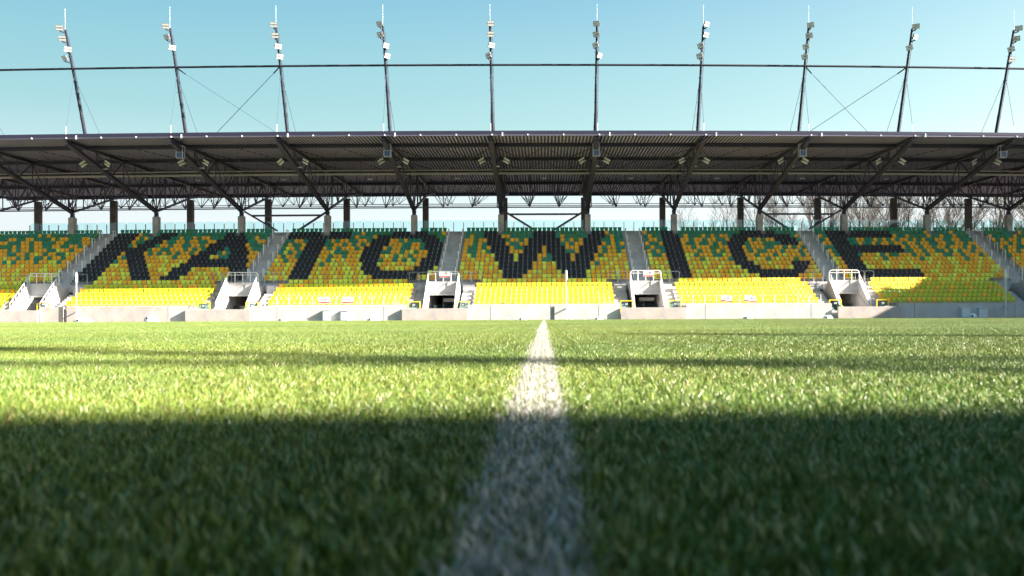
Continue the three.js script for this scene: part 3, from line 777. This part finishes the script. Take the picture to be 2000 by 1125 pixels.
{
  // per mast: [height, sideways offset, kind] of each lamp; kinds: f facing the camera, r turned right into the sun, l turned left, s turned left and half seen
  const spec = [
    [[26.62, -0.36, 'f'], [25.75, -0.3, 'f'], [24.85, 0.02, 'r'], [24.1, -0.4, 'l']], [[26.62, -0.26, 'f'], [25.72, -0.3, 'l'], [24.85, 0.05, 'r']],
    [[26.62, -0.12, 'f'], [25.75, -0.1, 'f'], [24.85, 0.08, 'r'], [24.0, 0.12, 'r']], [[26.62, -0.22, 'l'], [25.75, -0.24, 'l'], [24.85, 0.2, 'R'], [24.0, 0.26, 'R']],
    [[26.62, 0.08, 'f'], [25.75, 0.04, 'f'], [24.85, 0.1, 'r'], [24.0, -0.2, 's']], [[26.62, -0.06, 'l'], [25.75, -0.06, 'l'], [24.85, -0.12, 's'], [24.0, 0.24, 'R']],
    [[26.62, 0.24, 'r'], [25.75, 0.22, 'r'], [24.85, -0.2, 's'], [24.0, -0.24, 's']], [[26.62, 0.1, 'l'], [25.75, 0.06, 'l'], [24.85, -0.14, 's'], [24.0, -0.16, 's']],
    [[26.62, 0.22, 'l'], [25.75, 0.28, 'r'], [24.85, -0.1, 's']], [[26.62, 0.3, 'l'], [25.75, 0.24, 'l'], [24.85, -0.06, 's'], [24.0, 0.16, 'f']],
  ];
  const kinds = { f: [0.12, 0.42, 0], r: [0.62, 0.42, 0], R: [0.85, 0.42, 0], l: [-0.5, 0.5, 0], s: [-0.75, 0.3, 0.12] };
  const nth = ['leftmost', 'second from left', 'third from left', 'fourth from left', 'fifth from left', 'sixth from left', 'fourth from right', 'third from right', 'second from right', 'rightmost'];
  const foot = [80.67, 16.87], tip = [77.02, 27.0], at = (s) => [foot[0] + (tip[0] - foot[0]) * s, foot[1] + (tip[1] - foot[1]) * s];
  const mast = (x, lamps, label) => {
    const t = thing('light_mast', label, 'light mast', [x, 16.87, 80.67], 'leaning light masts on the roof');
    const p = new MB(), N = 4;
    for (let i = 0; i < N; i++) {
      const [d0, y0] = at(i / N * 0.955), [d1, y1] = at((i + 1) / N * 0.955);
      p.tube([x, y0, d0], [x, y1, d1], 0.14 - 0.012 * i, 10);
    }
    p.build('pole', M.mastSteel, t);
    const rungs = new MB();
    for (let i = 1; i < 8; i++) { const [d, y] = at(i * 0.105); rungs.tube([x - 0.2, y, d - 0.02], [x + 0.2, y, d - 0.02], 0.025); }
    const [dl0, yl0] = at(0), [dl1, yl1] = at(0.9);
    rungs.tube([x + 0.2, yl0, dl0], [x + 0.2, yl1, dl1], 0.02);
    rungs.build('ladder_bracket', M.steel, t);
    new MB().tube([x, 26.55, 77.15], [x, 28.5, 77.15], 0.018).build('lightning_rod', M.galv, t);
    for (const [y, dx, kind] of lamps) {
      const s = (y - foot[1]) / (tip[1] - foot[1]), [d] = at(s), [yaw, pitch, roll] = kinds[kind], w = W3(x + dx, y, d - 0.3).sub(t.position);
      lampPart(t, w.x, w.y, w.z, yaw, pitch, roll);
      new MB().bar([x, y - 0.36, d], [x + dx, y - 0.3, d - 0.22], 0.12, 0.07).bar([x + dx, y - 0.3, d - 0.22], [x + dx, y + 0.05, d - 0.2], 0.09).build('lamp_arm', M.mastSteel, t);
    }
    const [dc, yc] = at(0.57);
    new MB().tube([x, yc, dc], [x, 17.6, 77.25], 0.022).build('front_stay', M.cable, t);
    new MB().tube([x, 17.6, 77.25], [x, 16.88, 77.2], 0.03).build('turnbuckle', M.whiteRail, t);
    new MB().tube([x, yc, dc], [x, 16.88, 84.5], 0.022).build('rear_stay', M.cable, t);
    return t;
  };
  for (let k = 0; k < 10; k++) mast(XC + (k - 4.5) * B, spec[k], `leaning light mast with ${['', '', '', 'three', 'four'][spec[k].length]} floodlights on the roof edge, ${nth[k]}`);
  mast(XC - 5.5 * B, spec[2], 'leaning light mast on the roof beyond the left end of the picture');
  mast(XC + 5.5 * B, spec[7], 'leaning light mast on the roof beyond the right end of the picture');
  const bar = thing('mast_tie_bar', 'long thin dark steel tube joining all light masts above the roof', 'tie bar', [0, 23.28, 78.35]);
  for (let k = -6; k < 6; k++) { const x = XC + (k + 0.5) * B; if (k < 5) new MB().tube([x, 23.28, 78.35], [x + B, 23.28, 78.35], 0.1, 8).build('tube_length', M.mastSteel, bar); }
  for (const [k, where] of [[-4, 'left'], [2, 'right']]) {
    const x = XC + (k + 0.5) * B, c = thing('cross_cables', `pair of crossed bracing cables between two masts on the ${where}`, 'bracing cables', [x + B / 2, 20, 80], 'crossed cables between masts');
    for (const [xa, xb] of [[x, x + B], [x + B, x]]) {
      const s = Math.sign(xb - xa);
      new MB().tube([xa + s * 0.1, 23.2, 78.38], [xa + s * 0.75, 22.75, 78.8], 0.06).build('cable_socket', M.mastSteel, c);
      new MB().tube([xa + s * 0.75, 22.75, 78.8], [xb, 16.9, 84.3], 0.026).build('cable', M.cable, c);
    }
  }
  // pairs of floodlights under the front of the roof, small lamps and loudspeakers
  const raf = (k) => XC + (k - 4.5) * B;
  for (let k = -1; k < 11; k++) for (const s of [-1, 1]) {
    const x = raf(k) + s * 1.22;
    if (Math.abs(x) > 51) continue;
    const where = k < 0 ? 'at the left edge' : k > 9 ? 'at the right edge' : 'under the ' + nth[k].replace(/,.*/, '') + ' rafter';
    const t = thing('floodlight', `white twin floodlight ${s < 0 ? 'on the left side' : 'on the right side'} ${where} of the roof`, 'floodlight', [x, 15.1, 82.3], 'twin floodlights under the roof');
    const l = lampPart(t, 0, 0, 0, s * -0.35 + (k === 2 && s < 0 ? -0.5 : 0), 0.35, s * -0.62 + rr(-0.08, 0.08));
    l.scale.setScalar(0.95);
    new MB().bar([x, 15.1, 82.25], [raf(k) + s * 0.2, 15.25, 82.4], 0.06).build('bracket', M.steel, t);
  }
  const spk = [];
  for (let k = 1; k < 10; k += 2) {
    const x = raf(k), t = thing('loudspeaker', `blue grey loudspeaker in an open frame hanging under the ${nth[k].replace(/,.*/, '')} rafter`, 'loudspeaker', [x, 15.4, 79.3], 'loudspeakers under the roof');
    const f = new MB();
    for (const a of [-0.3, 0.3]) for (const d of [79.0, 79.5]) f.bar([x + a, 14.95, d], [x + a, 16.1, d], 0.05);
    for (const y of [14.95, 15.5, 16.1]) { for (const d of [79.0, 79.5]) f.bar([x - 0.3, y, d], [x + 0.3, y, d], 0.04); for (const a of [-0.3, 0.3]) f.bar([x + a, y, 79], [x + a, y, 79.5], 0.04); }
    f.build('frame', M.galv, t);
    new MB().prism([[79.05, 15.0], [79.4, 14.98], [79.45, 15.46], [79.05, 15.46]], x - 0.26, x + 0.26).build('cabinet', M.speakerBlue, t);
    new MB().bar([x, 16.1, 79.25], [x, RY, 79.25], 0.08).build('hanger', M.steel, t);
    spk.push(t);
  }
  for (let k = 0; k < 10; k++) {
    const x = raf(k) + 0.25, t = thing('roof_lamp', `small white strip lamp below the ${nth[k].replace(/,.*/, '')} rafter`, 'lamp', [x, 14.75, 83.6], 'strip lamps under the roof');
    new MB().box(x - 0.25, x + 0.25, 14.72, 14.82, 83.5, 83.7).build('housing', M.white, t);
    new MB().box(x - 0.03, x + 0.03, 14.822, 15.0, 83.57, 83.63).build('bracket', M.steel, t);
  }
  for (let k = 0; k < 11; k++) {
    const x = raf(k) - B / 2, names = ['first', 'second', 'third', 'fourth', 'fifth', 'sixth', 'seventh', 'eighth', 'ninth', 'tenth', 'eleventh'];
    const t = thing('roof_lamp', `small white strip lamp deep under the roof in the ${names[k]} bay from left`, 'lamp', [x, 15.6, 96.5], 'strip lamps under the roof');
    new MB().box(x - 0.24, x + 0.24, 15.35, 15.46, 95.0, 95.2).build('housing', M.white, t);
    new MB().box(x - 0.02, x + 0.02, 15.462, RY - 0.4, 95.08, 95.12).build('hanger', M.steel, t);
  }
}

// ---------------------------------------------------------------- small things along the wall
[[-44.0, 'left'], [2.04, 'centre'], [44.1, 'right']].forEach(([x, where]) => {
  const t = thing('net_pole', `tall thin white pole with a swollen top before the stand, ${where} one of three`, 'pole', [x, -0.5, 78.66], 'white poles before the stand');
  new MB().tube([x, -0.55, 78.66], [x, 3.3, 78.66], 0.05, 8).build('shaft', M.white, t);
  new MB().tube([x, 3.3, 78.66], [x, 4.1, 78.66], 0.115, 10).tube([x, 4.1, 78.66], [x, 4.18, 78.66], 0.09, 10).build('wrapped_head', M.white, t);
  new MB().tube([x - 0.05, 0.62, 78.66], [x - 0.05, 0.62, 78.98], 0.035).tube([x, 0.6, 78.68], [x - 0.4, 0.35, 78.97], 0.03).build('wall_stay', M.galv, t);
});
[[-20.35, 0.72, 'leftmost of four', 0], [-18.68, 0.72, 'second from left of four', 1], [40.2, 0.85, 'third from left of four', 0], [41.9, 0.84, 'rightmost of four', 1]].forEach(([x, w, which, lid], i) => {
  const t = thing('electric_cabinet', `white metal cabinet against the pitch wall, ${which}`, 'cabinet', [x, -0.5, 78.7], 'white cabinets along the wall');
  const a = x - w / 2, b = x + w / 2;
  new MB().box(a, b, -0.55, lid ? 0.42 : 0.52, 78.68, 78.995).build('body', M.cabinet, t);
  new MB().box(a + 0.03, b - 0.03, -0.4, lid ? 0.38 : 0.48, 78.66, 78.678).build('door', M.cabinet, t);
  new MB().box(a - 0.03, b + 0.03, lid ? 0.45 : 0.525, lid ? 0.5 : 0.55, 78.62, 78.995).build('lid', M.cabinet, t);
  if (lid) new MB().box(a, b, 0.42, 0.45, 78.72, 78.995).build('lid_gap', M.dark, t);
});
[[-43.1, 1.9, 0.34, 'beside the left white pole'], [-36.6, 1.6, 0.75, 'pointed, left of the second entrance'], [-24.3, 0.9, 0.22, 'just right of the second entrance'], [-15.9, 1.3, 0.25, 'left of the third entrance'], [-2.0, 1.0, 0.2, 'left of the halfway line'], [5.0, 0.9, 0.2, 'left of the fourth entrance'], [19.0, 1.0, 0.25, 'below the banners right of centre'], [26.6, 1.1, 0.28, 'left of the fifth entrance'], [40.6, 0.9, 0.4, 'before the shaded cabinets on the right']].forEach(([x, w, h, where], i) => {
  const t = thing('plastic_cover', `white plastic sheet over a pipe end, ${where}`, 'cover', [x, -0.45, 78.2], 'white covers at the wall foot');
  const g = new THREE.SphereGeometry(1, 18, 10, 0, Math.PI * 2, 0, Math.PI / 2), p = g.attributes.position;
  for (let k = 0; k < p.count; k++) {
    const a = p.getX(k), b = p.getY(k), c = p.getZ(k), n = 1 + 0.22 * perlin.noise(a * 2 + i * 5, b * 2, c * 2);
    const peak = i === 1 ? Math.pow(b, 1.8) : b;
    p.setXYZ(k, a * w / 2 * n, peak * (h + 0.12) * n, c * 0.28 * n);
  }
  g.computeVertexNormals();
  const m = shade(new THREE.Mesh(g, M.plastic));
  m.name = 'sheet'; m.position.y = -0.1;
  t.add(m);
  new MB().tube([x - w * 0.2, -0.46 + h * 0.4, 78.1], [x - w * 0.2, -0.42 + h * 0.4, 77.9], 0.09, 8).build('pipe_end', M.dark, t);
});

// ---------------------------------------------------------------- bare trees behind the stand
{
  const makeTree = (h, seedN, spread) => {
    seed = seedN;
    const trunk = new MB(), crown = new MB();
    const grow = (p, dir, len, r, level) => {
      const steps = level === 0 ? 5 : 3;
      let q = p.slice(), d = dir.clone();
      for (let i = 0; i < steps; i++) {
        const e = [q[0] + d.x * len / steps, q[1] + d.y * len / steps, q[2] - d.z * len / steps];
        const r0 = r * (1 - 0.55 * i / steps);
        (level < 1 ? trunk : crown).tube(q, e, r0, level < 2 ? 6 : 3);
        q = e;
        d.add(new THREE.Vector3(rr(-1, 1), rr(-0.3, 0.7), rr(-1, 1)).multiplyScalar(0.12)).normalize();
        if (level < 4 && (level > 0 || i > 0)) {
          const n = level === 0 ? 3 : level === 1 ? 2 : level === 2 ? 2 : 2;
          for (let k = 0; k < n; k++) {
            const nd = d.clone().multiplyScalar(1.1 - spread * 0.3).add(new THREE.Vector3(rr(-1, 1), rr(-0.1, 0.6), rr(-1, 1)).multiplyScalar(spread)).normalize();
            grow(q, nd, len * rr(0.38, 0.6) * (level === 0 ? 0.72 : 1), Math.max(0.013, r0 * rr(0.3, 0.48)), level + 1);
          }
        }
      }
    };
    grow([0, 0, 0], new THREE.Vector3(rr(-0.08, 0.08), 1, rr(-0.08, 0.08)).normalize(), h * 0.82, h * 0.014, 0);
    const a = trunk.geometry(null, true), b = crown.geometry(null, true);
    a.deleteAttribute('uv'); b.deleteAttribute('uv');
    return [a, b];
  };
  const kinds = [makeTree(21, 11, 0.75), makeTree(20, 29, 0.6), makeTree(19, 57, 0.9), makeTree(22, 83, 0.65)];
  seed = 4242;
  const treeAt = [[15.5, 128, 0.78, 2], [21.5, 132, 0.86, 0], [25.5, 124, 0.92, 1], [29.5, 136, 0.96, 2], [33.0, 126, 0.95, 3], [37.5, 134, 0.92, 0], [41.5, 127, 1.0, 1], [45.0, 133, 1.02, 3], [48.5, 125, 1.0, 2], [52.0, 134, 1.05, 0], [55.0, 127, 1.04, 1], [58.5, 135, 1.06, 3], [61.5, 126, 1.05, 2], [65, 133, 1.08, 0], [68.5, 127, 1.06, 1], [72, 135, 1.1, 3], [75.5, 128, 1.08, 2], [79, 134, 1.1, 0], [39.5, 141, 1.06, 2], [47, 143, 1.1, 1], [54, 142, 1.1, 3], [60, 144, 1.12, 0], [66.5, 142, 1.1, 1], [73, 143, 1.12, 2]];
  treeAt.sort((a, b) => a[0] - b[0]);
  const words = ['first', 'second', 'third', 'fourth', 'fifth', 'sixth', 'seventh', 'eighth', 'ninth', 'tenth', 'eleventh', 'twelfth'];
  for (const w of ['thirteen', 'fourteen', 'fifteen', 'sixteen', 'seventeen', 'eighteen', 'nineteen']) words.push(w + 'th');
  words.push('twentieth', 'twenty-first', 'twenty-second', 'twenty-third', 'twenty-fourth');
  treeAt.forEach(([x, D, k, kind], i) => {
    const t = new THREE.Group();
    t.name = numbered('bare_tree');
    t.position.set(x, -0.5, -D);
    t.rotation.y = rnd() * 6.28;
    t.scale.setScalar(k * (x < 36 ? 0.76 : 0.84));
    const a = shade(new THREE.Mesh(kinds[kind][0], M.bark)), b = shade(new THREE.Mesh(kinds[kind][1], M.twig));
    a.name = 'trunk'; b.name = 'crown';
    t.add(a, b);
    tag(t, `leafless brown tree behind the stand on the right, ${words[i]} from left`, 'tree', 'bare trees behind the stand');
    scene.add(t);
  });
}

// ---------------------------------------------------------------- the stands outside the picture that throw the shadows on the pitch
{
  const Dn = -7.33, Dm = -6.83;                                            // roof edge behind the camera
  const o = thing('opposite_grandstand', 'roofed grandstand behind the camera, outside the picture', 'grandstand', [0, 0, Dn - 10]);
  const raw = (mb, name, mat) => { const m = shade(new THREE.Mesh(mb.geometry(o.position, true), mat)); m.name = name; o.add(m); };
  const sh = sag(0);
  o.position.z += sh;
  raw(new MB().box(-75, 75, RY, 16.87, Dn - 36, Dn), 'roof', M.fascia);
  const poly = [[Dn - 2.2, -0.5], [Dn - 2.2, 1]];
  for (let r = 0; r < 19; r++) { poly.push([Dn - 2.2 - 0.8 * r, 1 + 0.46 * r], [Dn - 3 - 0.8 * r, 1 + 0.46 * r]); }
  poly.push([Dn - 18, -0.5]);
  raw(new MB().prism(poly, -75, 75, 30), 'terrace', M.concrete);
  raw(new MB().box(-75, 75, -0.5, 14, Dn - 36, Dn - 35.6), 'rear_wall', M.concrete);
  const cols = new MB(), masts = new MB();
  for (let k = -8; k < 8; k++) {
    const x = (k + 0.5) * B + XC;
    cols.box(x - 0.32, x + 0.32, -0.5, RY, Dn - 19, Dn - 18.4);
    masts.tube([x, 16.87, Dm - 3.65], [x, 27, Dm], 0.15, 8);
    for (const y of [24, 24.85, 25.75, 26.62]) masts.box(x - 0.36, x + 0.36, y - 0.27, y + 0.27, Dm - (27 - y) * 0.36, Dm + 0.2 - (27 - y) * 0.36);
  }
  masts.bar([-73, 23.28, Dm - 2.3], [73, 23.28, Dm - 2.3], 0.2);
  raw(cols, 'column', M.columnConcrete);
  raw(masts, 'light_masts', M.mastSteel);
  const e = thing('side_grandstand', 'roofed grandstand behind the right goal, outside the picture', 'grandstand', [75, 0, 40]);
  const rawE = (mb, name, mat) => { const m = shade(new THREE.Mesh(mb.geometry(e.position, true), mat)); m.name = name; e.add(m); };
  rawE(new MB().box(64.2, 92, 16.0, 16.4, -6, 80.5), 'roof', M.fascia);
  rawE(new MB().box(64.5, 65, 16.402, 18.05, 71.2, 75.3), 'added_shade_block', M.dark);  // unseen block added on the roof edge to shade the lower right seats
  const t2 = new MB();
  for (let r = 0; r < 19; r++) t2.box(66 + 0.8 * r, 66.8 + 0.8 * r, -0.5, 1 + 0.46 * r, -6, 76.4);
  rawE(t2, 'terrace', M.concrete);
}
renderer.render(scene, camera);
